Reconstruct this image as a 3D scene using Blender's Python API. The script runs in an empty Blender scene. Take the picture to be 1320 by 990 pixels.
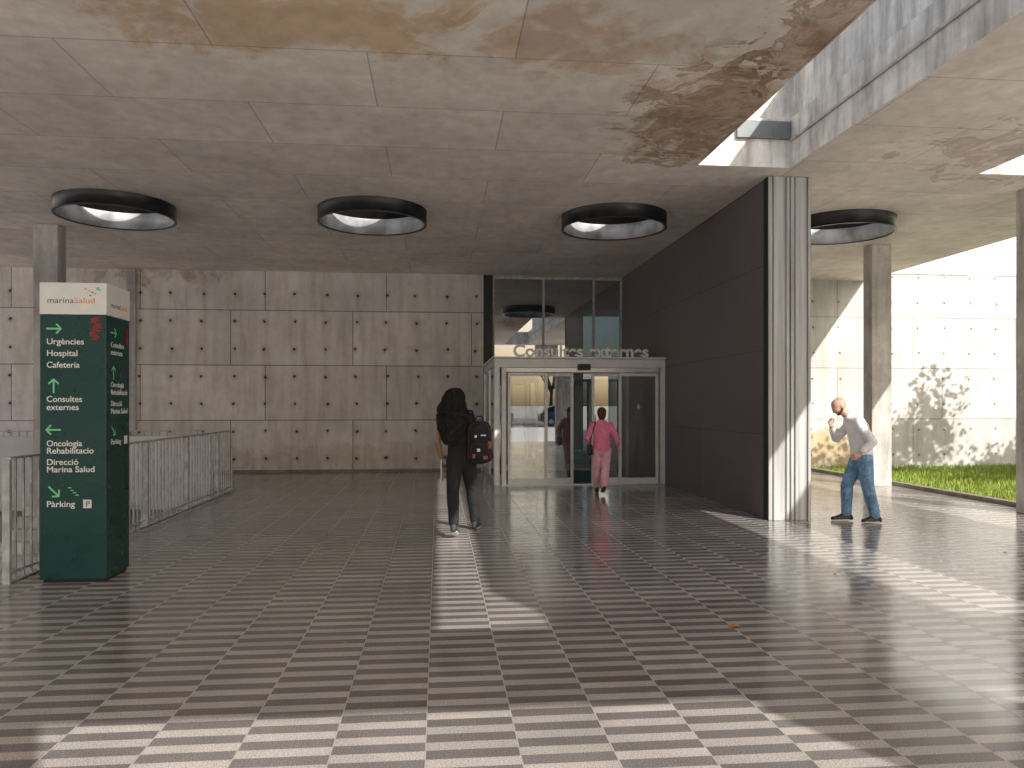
import bpy, bmesh, math, random
import numpy as np
from mathutils import Vector, Matrix
random.seed(7); np.random.seed(7)
S=bpy.context.scene
S.view_settings.view_transform='Standard'
try: S.view_settings.look='None'
except: pass
S.view_settings.exposure=0

# ------------------------------------------------------------ node helper
class G:
    def __init__(s,name):
        s.m=bpy.data.materials.new(name); s.m.use_nodes=True
        s.t=s.m.node_tree; s.n=s.t.nodes; s.l=s.t.links
        s.b=s.n['Principled BSDF']; s.out=s.n['Material Output']
    def set(s,sock,v):
        if v is None: return
        if isinstance(v,bpy.types.NodeSocket): s.l.new(v,sock)
        else:
            if isinstance(v,(tuple,list)) and sock.type=='RGBA' and len(v)==3: v=(*v,1)
            sock.default_value=v
    def math(s,op,a,b=None,c=None,clamp=False):
        n=s.n.new('ShaderNodeMath'); n.operation=op; n.use_clamp=clamp
        s.set(n.inputs[0],a); s.set(n.inputs[1],b)
        if c is not None: s.set(n.inputs[2],c)
        return n.outputs[0]
    def mr(s,v,a,b,c=0.0,d=1.0,smooth=True):
        n=s.n.new('ShaderNodeMapRange'); n.interpolation_type='SMOOTHSTEP' if smooth else 'LINEAR'
        s.set(n.inputs[0],v)
        for i,x in enumerate((a,b,c,d)): s.set(n.inputs[i+1],x)
        return n.outputs[0]
    def mix(s,f,a,b,mode='MIX'):
        n=s.n.new('ShaderNodeMix'); n.data_type='RGBA'; n.blend_type=mode
        s.set(n.inputs[0],f); s.set(n.inputs[6],a); s.set(n.inputs[7],b)
        return n.outputs[2]
    def pos(s):
        n=s.n.new('ShaderNodeNewGeometry'); x=s.n.new('ShaderNodeSeparateXYZ')
        s.l.new(n.outputs['Position'],x.inputs[0]); return n.outputs['Position'],x.outputs
    def obj(s): return s.n.new('ShaderNodeTexCoord').outputs['Object']
    def comb(s,x,y,z):
        n=s.n.new('ShaderNodeCombineXYZ')
        for i,v in enumerate((x,y,z)): s.set(n.inputs[i],v)
        return n.outputs[0]
    def noise(s,vec,scale,detail=3,rough=.5,dist=0):
        n=s.n.new('ShaderNodeTexNoise'); s.set(n.inputs['Vector'],vec)
        n.inputs['Scale'].default_value=scale; n.inputs['Detail'].default_value=detail
        n.inputs['Roughness'].default_value=rough; n.inputs['Distortion'].default_value=dist
        return n.outputs[0]
    def brick(s,vec,w,h,off,c1,c2,cm,ms=.006):
        n=s.n.new('ShaderNodeTexBrick'); s.set(n.inputs['Vector'],vec)
        n.offset=off; n.offset_frequency=2; n.squash=1
        s.set(n.inputs['Color1'],c1); s.set(n.inputs['Color2'],c2); s.set(n.inputs['Mortar'],cm)
        n.inputs['Scale'].default_value=1; n.inputs['Mortar Size'].default_value=ms
        n.inputs['Mortar Smooth'].default_value=.2
        n.inputs['Brick Width'].default_value=w; n.inputs['Row Height'].default_value=h
        return n.outputs[0],n.outputs[1]
    def bump(s,h,strength=.3,dist=.01):
        n=s.n.new('ShaderNodeBump'); n.inputs['Strength'].default_value=strength
        n.inputs['Distance'].default_value=dist; s.set(n.inputs['Height'],h)
        s.l.new(n.outputs[0],s.b.inputs['Normal'])
    def base(s,c): s.set(s.b.inputs['Base Color'],c)
    def rough(s,c): s.set(s.b.inputs['Roughness'],c)

def simple(name,col,rough=.6,metal=0,var=.12,scale=8,bump=0,spec=None):
    g=G(name); 
    if var>0:
        o=g.obj(); n=g.noise(o,scale,3)
        f=g.mr(n,.3,.7,1-var,1+var)
        c=g.mix(1.0,tuple(col),g.comb(f,f,f),'MULTIPLY'); g.base(c)
        g.rough(g.mr(n,.3,.7,max(0,rough-.06),min(1,rough+.06)))
        if bump: g.bump(g.noise(o,scale*3,3),bump,.01)
    else: g.base(tuple(col)); g.rough(rough)
    g.b.inputs['Metallic'].default_value=metal
    if spec is not None: g.b.inputs['Specular IOR Level'].default_value=spec
    return g.m

def concrete(name,col,mode='XZ',panel=None,holes=None,stain=None,mult=.25,streak=.3,joint=.45,bump=True,ms=.007):
    g=G(name); p,x=g.pos()
    if mode=='XZ': u,v=x[0],x[2]
    elif mode=='XY': u,v=x[0],x[1]
    else: u,v=g.math('ADD',x[0],x[1]),x[2]
    base=tuple(col); fac=None
    if panel:
        w,h,off,ox,oy=panel
        vv=g.comb(g.math('ADD',u,ox),g.math('ADD',v,oy),0)
        base,fac=g.brick(vv,w,h,off,tuple(k*.93 for k in col),tuple(min(k*1.06,.9) for k in col),tuple(k*joint for k in col),ms)
    n1=g.noise(p,.6,4,.66,.3); n2=g.noise(p,6,4,.68)
    sv=g.comb(g.math('MULTIPLY',u,3.0),g.math('MULTIPLY',v,.35 if mode!='XY' else 2.0),0)
    n4=g.noise(sv,1.6,3,.6)
    f=g.mr(n1,.3,.7,1-mult,1+mult)
    f=g.math('MULTIPLY',f,g.mr(n2,.3,.7,1-mult*.5,1+mult*.5))
    f=g.math('MULTIPLY',f,g.mr(n4,.35,.75,1+streak*.3,1-streak))
    c=g.mix(1.0,base,g.comb(f,f,f),'MULTIPLY')
    c=g.mix(g.mr(n4,.45,.7,0,.4),c,g.mix(1.0,c,(1.04,.94,.84,1),'MULTIPLY'))
    h=g.math('MULTIPLY',n2,.4)
    if holes:
        pu,pv,ou,ov,r=holes
        fu=g.math('MULTIPLY',g.math('SUBTRACT',g.math('FRACT',g.math('DIVIDE',g.math('ADD',u,ou),pu)),.5),pu)
        fv=g.math('MULTIPLY',g.math('SUBTRACT',g.math('FRACT',g.math('DIVIDE',g.math('ADD',v,ov),pv)),.5),pv)
        fu=g.math('ADD',fu,g.mr(n1,.3,.7,-.05,.05)); fv=g.math('ADD',fv,g.mr(n4,.3,.7,-.02,.02))
        d=g.math('SQRT',g.math('ADD',g.math('MULTIPLY',fu,fu),g.math('MULTIPLY',fv,fv)))
        hm=g.mr(d,r*.7,r,.95,0); halo=g.mr(d,r,r*3.0,.45,0)
        c=g.mix(halo,c,g.mix(1.0,c,(.7,.66,.6,1),'MULTIPLY')); c=g.mix(hm,c,(.06,.056,.05,1))
        dr=g.math('MULTIPLY',g.mr(g.math('ABSOLUTE',fu),0,.02,1,0),g.math('MULTIPLY',g.mr(fv,-.22,-.0,0,.3),g.mr(fv,-.0,.01,1,0)))
        c=g.mix(dr,c,g.mix(1.0,c,(.6,.55,.48,1),'MULTIPLY'))
        h=g.math('SUBTRACT',h,hm)
    if fac is not None: h=g.math('SUBTRACT',h,g.math('MULTIPLY',fac,.8))
    if stain:
        cache={}
        for st in stain:
            (cx,cy,rx,ry,colr,amt,kind,lo)=st
            if kind not in cache:
                if kind=='curl': 
                    cache[kind]=g.noise(p,2.1,6,.62,1.3)
                else: cache[kind]=g.noise(p,1.5,5,.68,.6)
            nn=cache[kind]
            du=g.math('DIVIDE',g.math('SUBTRACT',x[0],cx),rx); dv=g.math('DIVIDE',g.math('SUBTRACT',x[1] if mode=='XY' else x[2],cy),ry)
            d=g.math('SQRT',g.math('ADD',g.math('MULTIPLY',du,du),g.math('MULTIPLY',dv,dv)))
            m=g.mr(d,.1,1.0,1,0)
            sm=g.math('ADD',nn,g.math('MULTIPLY',m,.25))
            if kind=='curl':
                edge=g.math('SUBTRACT',g.mr(sm,lo,lo+.03,0,.9),g.mr(sm,lo+.03,lo+.10,0,.35))
                inner=g.mr(sm,lo+.10,lo+.18,0,.45)
                mm=g.math('MULTIPLY',g.math('ADD',edge,inner,clamp=True),amt)
            else: mm=g.mr(sm,lo,lo+.16,0,amt)
            mm=g.math('MULTIPLY',mm,g.mr(m,0,.2,0,1))
            c=g.mix(mm,c,g.mix(1.0,c,tuple(colr),'MULTIPLY'))
    g.base(c); g.rough(.8); g.b.inputs['Specular IOR Level'].default_value=.3
    if bump: g.bump(h,.5,.012)
    return g.m

# ------------------------------------------------------------ mesh helpers
def link(o,parent=None):
    S.collection.objects.link(o)
    if parent is not None: o.parent=parent
    return o
def empty(name,loc=(0,0,0),rz=0,scale=1):
    e=bpy.data.objects.new(name,None); e.location=loc; e.rotation_euler=(0,0,rz); e.scale=(scale,)*3
    e.empty_display_size=.2
    return link(e)
def mesh(name,vs,fs,mats,parent=None,smooth=False,mi=None):
    me=bpy.data.meshes.new(name); me.from_pydata([tuple(v) for v in vs],[],[tuple(f) for f in fs]); me.update()
    for m in (mats if isinstance(mats,(list,tuple)) else [mats]): me.materials.append(m)
    if mi is not None: me.polygons.foreach_set('material_index',mi)
    if smooth: me.polygons.foreach_set('use_smooth',[True]*len(me.polygons))
    return link(bpy.data.objects.new(name,me),parent)
def boxgeo(L):
    vs=[];fs=[]
    for (x0,x1,y0,y1,z0,z1) in L:
        b=len(vs)
        vs+=[(x0,y0,z0),(x1,y0,z0),(x1,y1,z0),(x0,y1,z0),(x0,y0,z1),(x1,y0,z1),(x1,y1,z1),(x0,y1,z1)]
        fs+=[tuple(b+i for i in f) for f in ((0,3,2,1),(4,5,6,7),(0,1,5,4),(1,2,6,5),(2,3,7,6),(3,0,4,7))]
    return vs,fs
def boxes(name,L,mat,parent=None,bevel=0):
    vs,fs=boxgeo(L); o=mesh(name,vs,fs,mat,parent)
    if bevel:
        m=o.modifiers.new('b','BEVEL'); m.width=bevel; m.segments=2; m.limit_method='ANGLE'
    return o
def tube(name,pts,r,mat,parent=None,n=10):
    c=bpy.data.curves.new(name,'CURVE'); c.dimensions='3D'; c.bevel_depth=1; c.bevel_resolution=n//4+1
    if n<=4: c.bevel_resolution=0
    L=pts if isinstance(pts[0][0],(list,tuple,Vector)) else [pts]
    for pl in L:
        s=c.splines.new('POLY'); s.points.add(len(pl)-1)
        for i,q in enumerate(pl):
            s.points[i].co=(q[0],q[1],q[2],1); s.points[i].radius=(r if not isinstance(r,(list,tuple)) else r[i])
    c.materials.append(mat); c.use_fill_caps=True
    return link(bpy.data.objects.new(name,c),parent)
def apply_mods(o):
    dg=bpy.context.evaluated_depsgraph_get(); ev=o.evaluated_get(dg)
    me=bpy.data.meshes.new_from_object(ev); o.modifiers.clear(); o.data=me
def text(name,s,loc,rot,width,mat,parent=None,height=None,extr=.001,offset=0):
    c=bpy.data.curves.new(name,'FONT'); c.body=s; c.size=1; c.extrude=0
    o=bpy.data.objects.new(name,c); link(o,None); c.materials.append(mat)
    bpy.context.view_layer.update()
    w=o.dimensions.x
    sz=width/w if width else height
    sx=1
    if width and height: sz=height; sx=width/(w*sz)
    c.size=sz; c.extrude=extr; c.offset=offset
    o.scale=(sx,1,1)
    o.location=loc; o.rotation_euler=rot
    if parent is not None: o.parent=parent
    return o

# ------------------------------------------------------------ materials
M={}
WALLC=(.83,.785,.745)
M['wall']=concrete('board_concrete_wall',WALLC,'XZ',(2.75,1.26,.28,1.2,.06),(.69,.63,.16,.0,.038),mult=.10,streak=.15,joint=.33,ms=.011,
    stain=[(-6.3,4.5,2.6,.5,(.55,.42,.28,1),.7,'soft',.6),(-2.0,.3,5,.5,(.75,.70,.64,1),.6,'soft',.5)])
M['wall2']=concrete('sunlit_concrete_wall',(.66,.65,.635),'XZ',(2.75,1.26,.28,1.2,.06),(.69,.63,.16,.0,.024),mult=.08,streak=.14,joint=.5,ms=.010,
    stain=[(9.6,.5,1.5,.7,(.8,.62,.3,1),.7,'soft',.5)])
M['ceil']=concrete('ceiling_concrete',(.85,.785,.725),'XY',(2.6,1.22,.5,.62,-.6),None,mult=.11,streak=.09,joint=.62,
    stain=[(2.9,7.8,1.4,2.5,(.66,.54,.43,1),.7,'soft',.54),(2.8,7.9,1.2,2.2,(.45,.33,.24,1),.75,'curl',.61),(3.3,5.9,.9,1.8,(.45,.32,.22,1),.75,'curl',.59),
           (-1.2,6.2,2.4,1.0,(.78,.58,.34,1),.7,'soft',.56),(1.0,6.4,1.4,.9,(.76,.60,.42,1),.6,'soft',.57),
           (7.5,8.6,3,2.0,(.55,.43,.32,1),.55,'curl',.65)])
M['conc']=concrete('plain_concrete',(.57,.55,.53),'D',None,mult=.2,streak=.3,bump=False)
M['conc_l']=concrete('weathered_light_concrete',(.74,.73,.70),'D',None,mult=.2,streak=.45,bump=False)
M['kerb']=concrete('kerb_concrete',(.32,.29,.25),'D',None,mult=.2,bump=False)
M['white_wall']=simple('white_render',(.80,.80,.80),.8,0,.05,2)
M['well']=simple('stairwell_render',(.50,.51,.52),.8,0,.12,2)
M['alu']=simple('brushed_aluminium',(.70,.71,.71),.35,.5,.06,6)
M['alu_w']=simple('light_grey_powdercoat',(.84,.85,.84),.4,0,.05,6)
M['steel']=simple('galvanised_steel',(.58,.585,.58),.5,.3,.2,9)
M['dark']=simple('dark_steel_ring',(.020,.020,.022),.35,.0,.4,5)
M['galv']=simple('bright_galvanised_lining',(.58,.61,.64),.4,.2,.35,3)
M['black']=simple('black_plastic',(.015,.015,.016),.5,0,0)

g=G('fluted_panel'); p,x=g.pos()
n=g.noise(g.comb(g.math('MULTIPLY',x[0],20),g.math('MULTIPLY',x[1],20),g.math('MULTIPLY',x[2],.5)),1,4)
f=g.mr(n,.3,.7,.75,1.15)
g.base(g.mix(1.0,(.55,.55,.54,1),g.comb(f,f,f),'MULTIPLY')); g.rough(.6); M['fluted']=g.m

g=G('dark_cladding'); p,x=g.pos()
c,fac=g.brick(g.comb(x[1],x[2],0),2.5,1.15,0.0,(.165,.138,.147),(.182,.153,.162),(.07,.06,.062),.005)
n=g.noise(g.comb(x[0],g.math('MULTIPLY',x[1],.8),g.math('MULTIPLY',x[2],.5)),2.2,4,.6)
f=g.mr(n,.3,.7,.88,1.16); g.base(g.mix(1.0,c,g.comb(f,f,f),'MULTIPLY')); g.rough(g.mr(n,.3,.7,.42,.58)); M['clad']=g.m

# terrazzo floor with striped tiles
g=G('striped_terrazzo_floor'); p,x=g.pos()
T=.42; PP=.168
uc=g.math('DIVIDE',g.math('ADD',x[0],.056),T); ci=g.math('FLOOR',uc)
par=g.math('MODULO',g.math('ADD',ci,100.0),2.0)
v2=g.math('ADD',g.math('ADD',x[1],50.0),g.math('MULTIPLY',par,PP*.5))
fs_=g.math('FRACT',g.math('DIVIDE',v2,PP))
st=g.math('MULTIPLY',g.mr(fs_,.0,.05,0,1),g.mr(fs_,.48,.53,1,0))
sp=g.noise(p,150,2,.75)
spk=g.mr(sp,.36,.68,.60,1.42)
big=g.noise(p,.9,4,.66,.4)
tone=g.mr(big,.3,.7,.84,1.14)
wn=g.n.new('ShaderNodeTexWhiteNoise'); wn.noise_dimensions='3D'
g.l.new(g.comb(ci,g.math('FLOOR',g.math('DIVIDE',g.math('ADD',x[1],50.0),T)),0),wn.inputs['Vector'])
tone=g.math('MULTIPLY',tone,g.mr(wn.outputs[0],0,1,.86,1.12,False))
c=g.mix(st,(.205,.19,.185,1),(.50,.468,.445,1))
k=g.math('MULTIPLY',spk,tone); c=g.mix(1.0,c,g.comb(k,k,k),'MULTIPLY')
fu=g.math('FRACT',uc); seam=g.math('MAXIMUM',g.mr(fu,0,.012,1,0),g.mr(fu,.988,1,0,1))
c=g.mix(g.math('MULTIPLY',seam,.7),c,(.43,.41,.385,1))
g.base(c)
r=g.mr(big,.3,.72,.12,.23)
g.rough(g.math('ADD',r,g.math('MULTIPLY',seam,.3)))
g.b.inputs['IOR'].default_value=1.65
M['floor']=g.m

M['asph']=simple('asphalt',(.09,.09,.092),.85,0,.25,3)
M['pave']=simple('outdoor_paving',(.76,.73,.69),.8,0,.12,2)
g=G('lawn_soil'); p,x=g.pos(); n=g.noise(p,2.5,5,.7); g.base(g.mix(g.mr(n,.35,.65),(.12,.15,.04,1),(.24,.25,.09,1))); g.rough(.95); M['soil']=g.m
g=G('dry_earth'); p,x=g.pos(); n=g.noise(p,.5,5,.7); g.base(g.mix(g.mr(n,.35,.65),(.42,.38,.31,1),(.50,.46,.39,1))); g.rough(.95); M['earth']=g.m
g=G('grass_blades'); p,x=g.pos(); n=g.noise(p,3,5,.7); n2=g.noise(p,60,2)
g.base(g.mix(g.mr(g.math('ADD',n,g.math('MULTIPLY',g.math('SUBTRACT',n2,.5),.6)),.3,.7),(.17,.29,.04,1),(.42,.50,.09,1))); g.rough(.7); M['blade']=g.m
g=G('leaf_green'); p,x=g.pos(); n=g.noise(p,1.5,3,.7)
g.base(g.mix(g.mr(n,.3,.7),(.035,.065,.015,1),(.10,.14,.03,1))); g.rough(.6); M['leaf']=g.m
M['bark']=simple('bark',(.12,.09,.065),.9,0,.3,10)

def glass(name,refl,tint,rough=.0):
    g=G(name); g.n.remove(g.b)
    gl=g.n.new('ShaderNodeBsdfGlossy'); gl.inputs['Roughness'].default_value=rough; gl.inputs['Color'].default_value=(.95,.97,1,1)
    tr=g.n.new('ShaderNodeBsdfTransparent'); tr.inputs['Color'].default_value=(*tint,1)
    fr=g.n.new('ShaderNodeFresnel'); fr.inputs['IOR'].default_value=1.5
    f=g.math('ADD',fr.outputs[0],refl,clamp=True)
    mx=g.n.new('ShaderNodeMixShader'); g.l.new(f,mx.inputs[0]); g.l.new(tr.outputs[0],mx.inputs[1]); g.l.new(gl.outputs[0],mx.inputs[2])
    g.l.new(mx.outputs[0],g.out.inputs['Surface']); return g.m
M['glass']=glass('door_glass',.28,(.62,.68,.68)); M['glass_d']=glass('dark_window_glass',.38,(.25,.30,.30))

# ------------------------------------------------------------ ground / floor
H=4.62
WX0,WX1,WY0,WY1=-8.6,-3.78,7.0,14.15
def sheet(name,x0,x1,y0,y1,z,mat,hole=True):
    if hole:
        R=[(x0,WX0,y0,y1),(WX1,x1,y0,y1),(WX0,WX1,y0,WY0),(WX0,WX1,WY1,y1)]
    else: R=[(x0,x1,y0,y1)]
    vs=[];fs=[]
    for a,b,c,d in R:
        k=len(vs); vs+=[(a,c,z),(b,c,z),(b,d,z),(a,d,z)]; fs.append((k,k+1,k+2,k+3))
    return mesh(name,vs,fs,mat)
sheet('ground',-900,900,-900,900,-.04,M['earth'])
sheet('lawn',8.87,40,8.3,17.9,-.03,M['soil'],False)
sheet('terrace_floor',-12,8.72,-2.9,17.9,0,M['floor'])
sheet('forecourt_paving',-60,60,-23,-2.904,-.005,M['pave'],False)
sheet('side_paving',-60,-12.004,-2.9,40,-.005,M['pave'],False)
sheet('side_paving.001',8.88,40,-2.9,8.19,-.005,M['pave'],False)
sheet('car_park_asphalt',-90,90,-60,-23.004,-.012,M['asph'],False)
boxes('kerb',[(8.722,8.87,-2.9,17.88,-.1,.07)],M['kerb'],None,.01)
boxes('lawn_kerb_stone',[(8.875,18,8.2,8.35,-.1,.08)],M['kerb'],None,.01)
N=60000
gx=np.random.uniform(8.9,15,N); gy=np.random.uniform(8.4,17.85,N)
keep=(np.random.rand(N)<(.65+.35*np.sin(gx*1.7)*np.cos(gy*1.3)))
gx=gx[keep];gy=gy[keep];N=len(gx)
h=np.random.uniform(.03,.13,N);an=np.random.uniform(0,6.28,N);w=.010
vs=np.zeros((N*3,3)); vs[0::3]=np.stack([gx-w*np.cos(an),gy-w*np.sin(an),np.full(N,-.03)],1); vs[1::3]=np.stack([gx+w*np.cos(an),gy+w*np.sin(an),np.full(N,-.03)],1)
vs[2::3]=np.stack([gx+np.random.normal(0,.03,N),gy+np.random.normal(0,.03,N),h],1)
mesh('grass_lawn',vs.tolist(),np.arange(N*3).reshape(-1,3).tolist(),M['blade'])

# stairwell
sw=empty('stairwell')
z0=-3.3
boxes('stairwell_walls',[(WX0-.2,WX1+.2,WY0-.2,WY0,z0,-.042),(WX0-.2,WX1+.2,WY1,WY1+.2,z0,-.042),(WX0-.2,WX0,WY0,WY1,z0,-.042),(WX1,WX1+.2,WY0,WY1,z0,-.042)],M['well'],sw)
boxes('lower_floor',[(WX0,WX1,WY0,WY1,z0-.1,z0)],M['pave'],sw)
boxes('stair_steps',[(WX0+1.6,WX0+3.2,13.9-.3*(i+1),13.9-.3*i,z0,-.16*(i+1)) for i in range(19)],M['conc_l'],sw)
boxes('white_upstand',[(WX0+.4,WX1-.25,WY1-.18,WY1-.06,-.3,1.0)],M['white_wall'],sw,.01)

# railing
rl=empty('metal_railing')
x=WX1+.06
def rail_run(p,q):
    out=[];p=Vector(p);q=Vector(q);d=(q-p);n=int(d.length/.13);u=d.normalized()
    ax=abs(u.x)>.5
    for i in range(n+1):
        c=p+u*(i*d.length/n); post=(i%12==0)
        a,b=(.009,.009) if not post else (.02,.03)
        z_=-.12 if not post else -.2
        if ax: out.append((c.x-a,c.x+a,c.y-b,c.y+b,z_,1.075))
        else: out.append((c.x-b,c.x+b,c.y-a,c.y+a,z_,1.075))
    if ax: out.append((min(p.x,q.x)-.03,max(p.x,q.x)+.03,p.y-.032,p.y+.032,1.077,1.095)); out.append((min(p.x,q.x),max(p.x,q.x),p.y-.014,p.y+.014,.075,.095))
    else: out.append((p.x-.032,p.x+.032,min(p.y,q.y),max(p.y,q.y),1.077,1.095)); out.append((p.x-.014,p.x+.014,min(p.y,q.y),max(p.y,q.y),.075,.095))
    return out
boxes('railing_long_side',rail_run((x,6.98,0),(x,14.18,0)),M['steel'],rl)
boxes('railing_far_side',rail_run((WX0-.1,14.22,0),(x-.08,14.22,0)),M['steel'],rl)
boxes('railing_near_side',rail_run((WX0-.1,6.94,0),(x-.08,6.94,0)),M['steel'],rl)
boxes('railing_left_side',rail_run((WX0-.06,6.99,0),(WX0-.06,14.16,0)),M['steel'],rl)
boxes('base_flat',[(x-.03,x+.03,6.98,14.2,.004,.016)],M['steel'],rl)

# ------------------------------------------------------------ walls
BY=17.9
boxes('concrete_wall',[(-24,1.06,BY,BY+.35,-.1,H-.003)],M['wall'])
boxes('concrete_wall.001',[(4.98,34,BY,BY+.35,-.1,4.80)],M['wall2'])
boxes('wall_coping',[(10.6,34,BY-.02,BY+.37,4.803,4.84)],M['conc_l'])
wb=empty('white_sky_stand_in')  # added white block, stands in for the bright white sky above the wall
boxes('sky_white_block',[(10.62,40,20.5,32,-.03,11)],simple('sky_white',(.88,.88,.87),.8,0,.03,1),wb)
boxes('sky_block_coping',[(10.5,40.1,20.4,32.1,11.002,11.2)],M['conc_l'],wb)
boxes('sky_block_windows',[(14+4*i,15.6+4*i,20.46,20.497,7.2,8.8) for i in range(5)],M['dark'],wb)
boxes('wall_skirting',[(-12,1.0,BY-.012,BY-.002,.002,.06)],M['kerb'])
boxes('wall_joint_trim',[(-6.98,-6.78,BY-.06,BY-.002,.06,H-.004)],M['conc'])
dw=empty('dark_clad_wall')
boxes('cladding',[(4.42,4.97,9.95,BY+.35,.0,H-.003)],M['clad'],dw)
boxes('end_core',[(4.41,4.98,9.83,9.948,.0,H-.004)],M['fluted'],dw)
ribs=[]
for i,(a,b) in enumerate([(0,.05),(.065,.22),(.25,.29),(.305,.345),(.375,.53),(.545,.585)]):
    ribs.append((4.405+a,4.405+b,9.80-(.012 if i%2 else 0),9.83-.001,.001,H-.005))
boxes('end_ribs',ribs,M['fluted'],dw,.006)
boxes('cladding_edge_trim',[(4.405,4.419,9.83,9.96,.001,H-.005)],M['black'],dw)
boxes('right_face_panel',[(4.973,4.99,9.95,17.88,.001,H-.005)],M['conc'],dw)

# ------------------------------------------------------------ canopy
cp=empty('concrete_canopy')
slab=boxes('roof_slab',[(-12,10.5,-2.7,26,H,5.25)],[M['ceil'],M['conc_l']],cp)
SL=[(3.31,4.53),(7.15,8.37)]
cut=[]
for a,b in SL:
    cut.append(boxes('cut',[(a,b,-2.2,9.45,H-1,6)],M['conc_l']))
CX=[-8.77,-4.9,-1.03,2.84,6.71]; CY=12.15
def cyl(name,cx,cy,r,z0,z1,n=64):
    vs=[(cx+r*math.cos(i*2*math.pi/n),cy+r*math.sin(i*2*math.pi/n),z) for z in (z0,z1) for i in range(n)]
    fs=[(i,(i+1)%n,n+(i+1)%n,n+i) for i in range(n)]+[tuple(range(n))[::-1],tuple(range(n,2*n))]
    return mesh(name,vs,fs,M['conc_l'])
for c in CX: cut.append(cyl('cut',c,CY,.85,H-1,6))
for c in cut:
    m=slab.modifiers.new('x','BOOLEAN'); m.object=c; m.operation='DIFFERENCE'; m.solver='EXACT'
apply_mods(slab)
for c in cut: bpy.data.objects.remove(c,do_unlink=True)
for p_ in slab.data.polygons:
    p_.material_index=0 if abs(p_.normal.z)>.5 else (1 if len(slab.data.materials)>1 else 0)
ups=[]
for (a,b),zt in zip(SL,(6.08,5.50)):
    ups+=[(b+.22,b+.45,-2.3,9.9,5.252,zt),(a-.3,a-.02,-2.3,9.9,5.252,5.5),(a-.02,b+.22,9.72,9.95,5.252,6.08)]
boxes('skylight_upstands',ups,M['conc_l'],cp,.01)
M['slot_dark']=simple('dark_slot_panel',(.16,.19,.20),.3,0,.1,3)
boxes('slot_dark_box',[(a+.50,b-.004,9.40,9.449,4.98,5.20) for a,b in SL],M['slot_dark'],cp)  # flat dark box on the far end face of each slot
boxes('slot_ledge_band',[(b-.03,b-.002,-2.18,9.39,4.94,4.97) for a,b in SL],M['conc'],cp)
for i,(xa,xb) in enumerate([(.75,1.25),(4.95,6.1),(-7,-6.5)]):  # unseen piers added behind the camera; two shape the foreground shadow edges
    boxes('unseen_pier',[(xa,xb,-2.85,-2.4,-.01,H-.003)],M['conc'],None,.01)
for (cx,cy) in [(-6.62,13.72),(8.42,13.9),(8.48,10.05)]:
    boxes('concrete_column',[(cx-.2,cx+.2,cy-.15,cy+.15,(z0 if cx<0 else 0),H-.003)],M['conc'],None,.012)

def ring(name,cx,cy,ro,ri,za,zb,mo,mi_,parent,n=72):
    vs=[];fs=[];mi=[]
    for r,z in ((ro,zb),(ro,za),(ri,za),(ri,zb)):
        vs+=[(cx+r*math.cos(i*2*math.pi/n),cy+r*math.sin(i*2*math.pi/n),z) for i in range(n)]
    for j in range(3):
        for i in range(n):
            fs.append((j*n+i,j*n+(i+1)%n,(j+1)*n+(i+1)%n,(j+1)*n+i)); mi.append(1 if j==2 else 0)
    o=mesh(name,vs,fs,[mo,mi_],parent,True,mi)
    o.data.polygons.foreach_set('use_smooth',[not (n<=i<2*n) for i in range(3*n)])
    return o
for c in CX:
    e=empty('round_skylight')
    ring('steel_ring',c,CY,.845,.815,4.42,4.68,M['dark'],M['galv'],e)
    ring('upper_lining',c,CY,.84,.812,4.68,5.55,M['dark'],M['dark'],e)
    ring('ring_lip',c,CY,.852,.812,4.405,4.419,M['dark'],M['dark'],e)

# ------------------------------------------------------------ entrance vestibule
ev=empty('entrance_vestibule')
FY=14.5
boxes('header',[(1.07,4.418,FY,FY+.25,2.27,2.44)],M['alu_w'],ev,.008)
boxes('header_lip',[(1.03,4.418,FY-.06,BY-.004,2.443,2.475)],M['alu_w'],ev,.005)
boxes('header_track',[(1.3,4.30,FY+.02,FY+.2,2.18,2.267)],M['alu'],ev,.004)
boxes('sensor',[(2.68,2.93,FY-.05,FY-.003,2.22,2.34)],M['black'],ev,.01)
boxes('posts',[(1.07,1.17,FY+.002,FY+.25,0,2.268),(1.21,1.30,FY+.03,FY+.2,0,2.268),(4.32,4.416,FY+.002,FY+.2,0,2.268)],M['alu_w'],ev,.005)
boxes('side_glazing_frame',[(1.07,1.13,FY+.26,FY+.32,0,2.44),(1.07,1.13,BY-.07,BY-.01,0,2.44),(1.07,1.13,FY+.33,BY-.08,2.3,2.44),(1.07,1.13,FY+.33,BY-.08,0,.1),(1.07,1.13,16.1,16.16,.1,2.3)],M['alu'],ev)
boxes('side_glass',[(1.09,1.105,FY+.33,BY-.08,.1,2.3)],M['glass_d'],ev)
def leaf(name,x0,x1,y,par,fr=.055):
    e=par
    boxes(name+'_frame',[(x0,x0+fr,y,y+.05,.02,2.17),(x1-fr,x1,y,y+.05,.02,2.17),(x0+fr+.001,x1-fr-.001,y,y+.05,.02,.13),(x0+fr+.001,x1-fr-.001,y,y+.05,2.11,2.17)],M['alu_w'],e,.004)
    vs=[(x0+fr,y+.025,.13),(x1-fr,y+.025,.13),(x1-fr,y+.025,2.11),(x0+fr,y+.025,2.11)]
    mesh(name+'_glass',vs,[(0,1,2,3)],M['glass'],e)
leaf('fixed_door_1',1.33,2.10,FY+.03,ev); leaf('sliding_door_1',1.88,2.62,FY+.11,ev)
leaf('sliding_door_2',2.98,3.72,FY+.11,ev); leaf('fixed_door_2',3.50,4.29,FY+.03,ev)
boxes('threshold',[(1.2,4.4,FY-.0,FY+.22,.003,.018)],M['alu'],ev)
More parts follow.
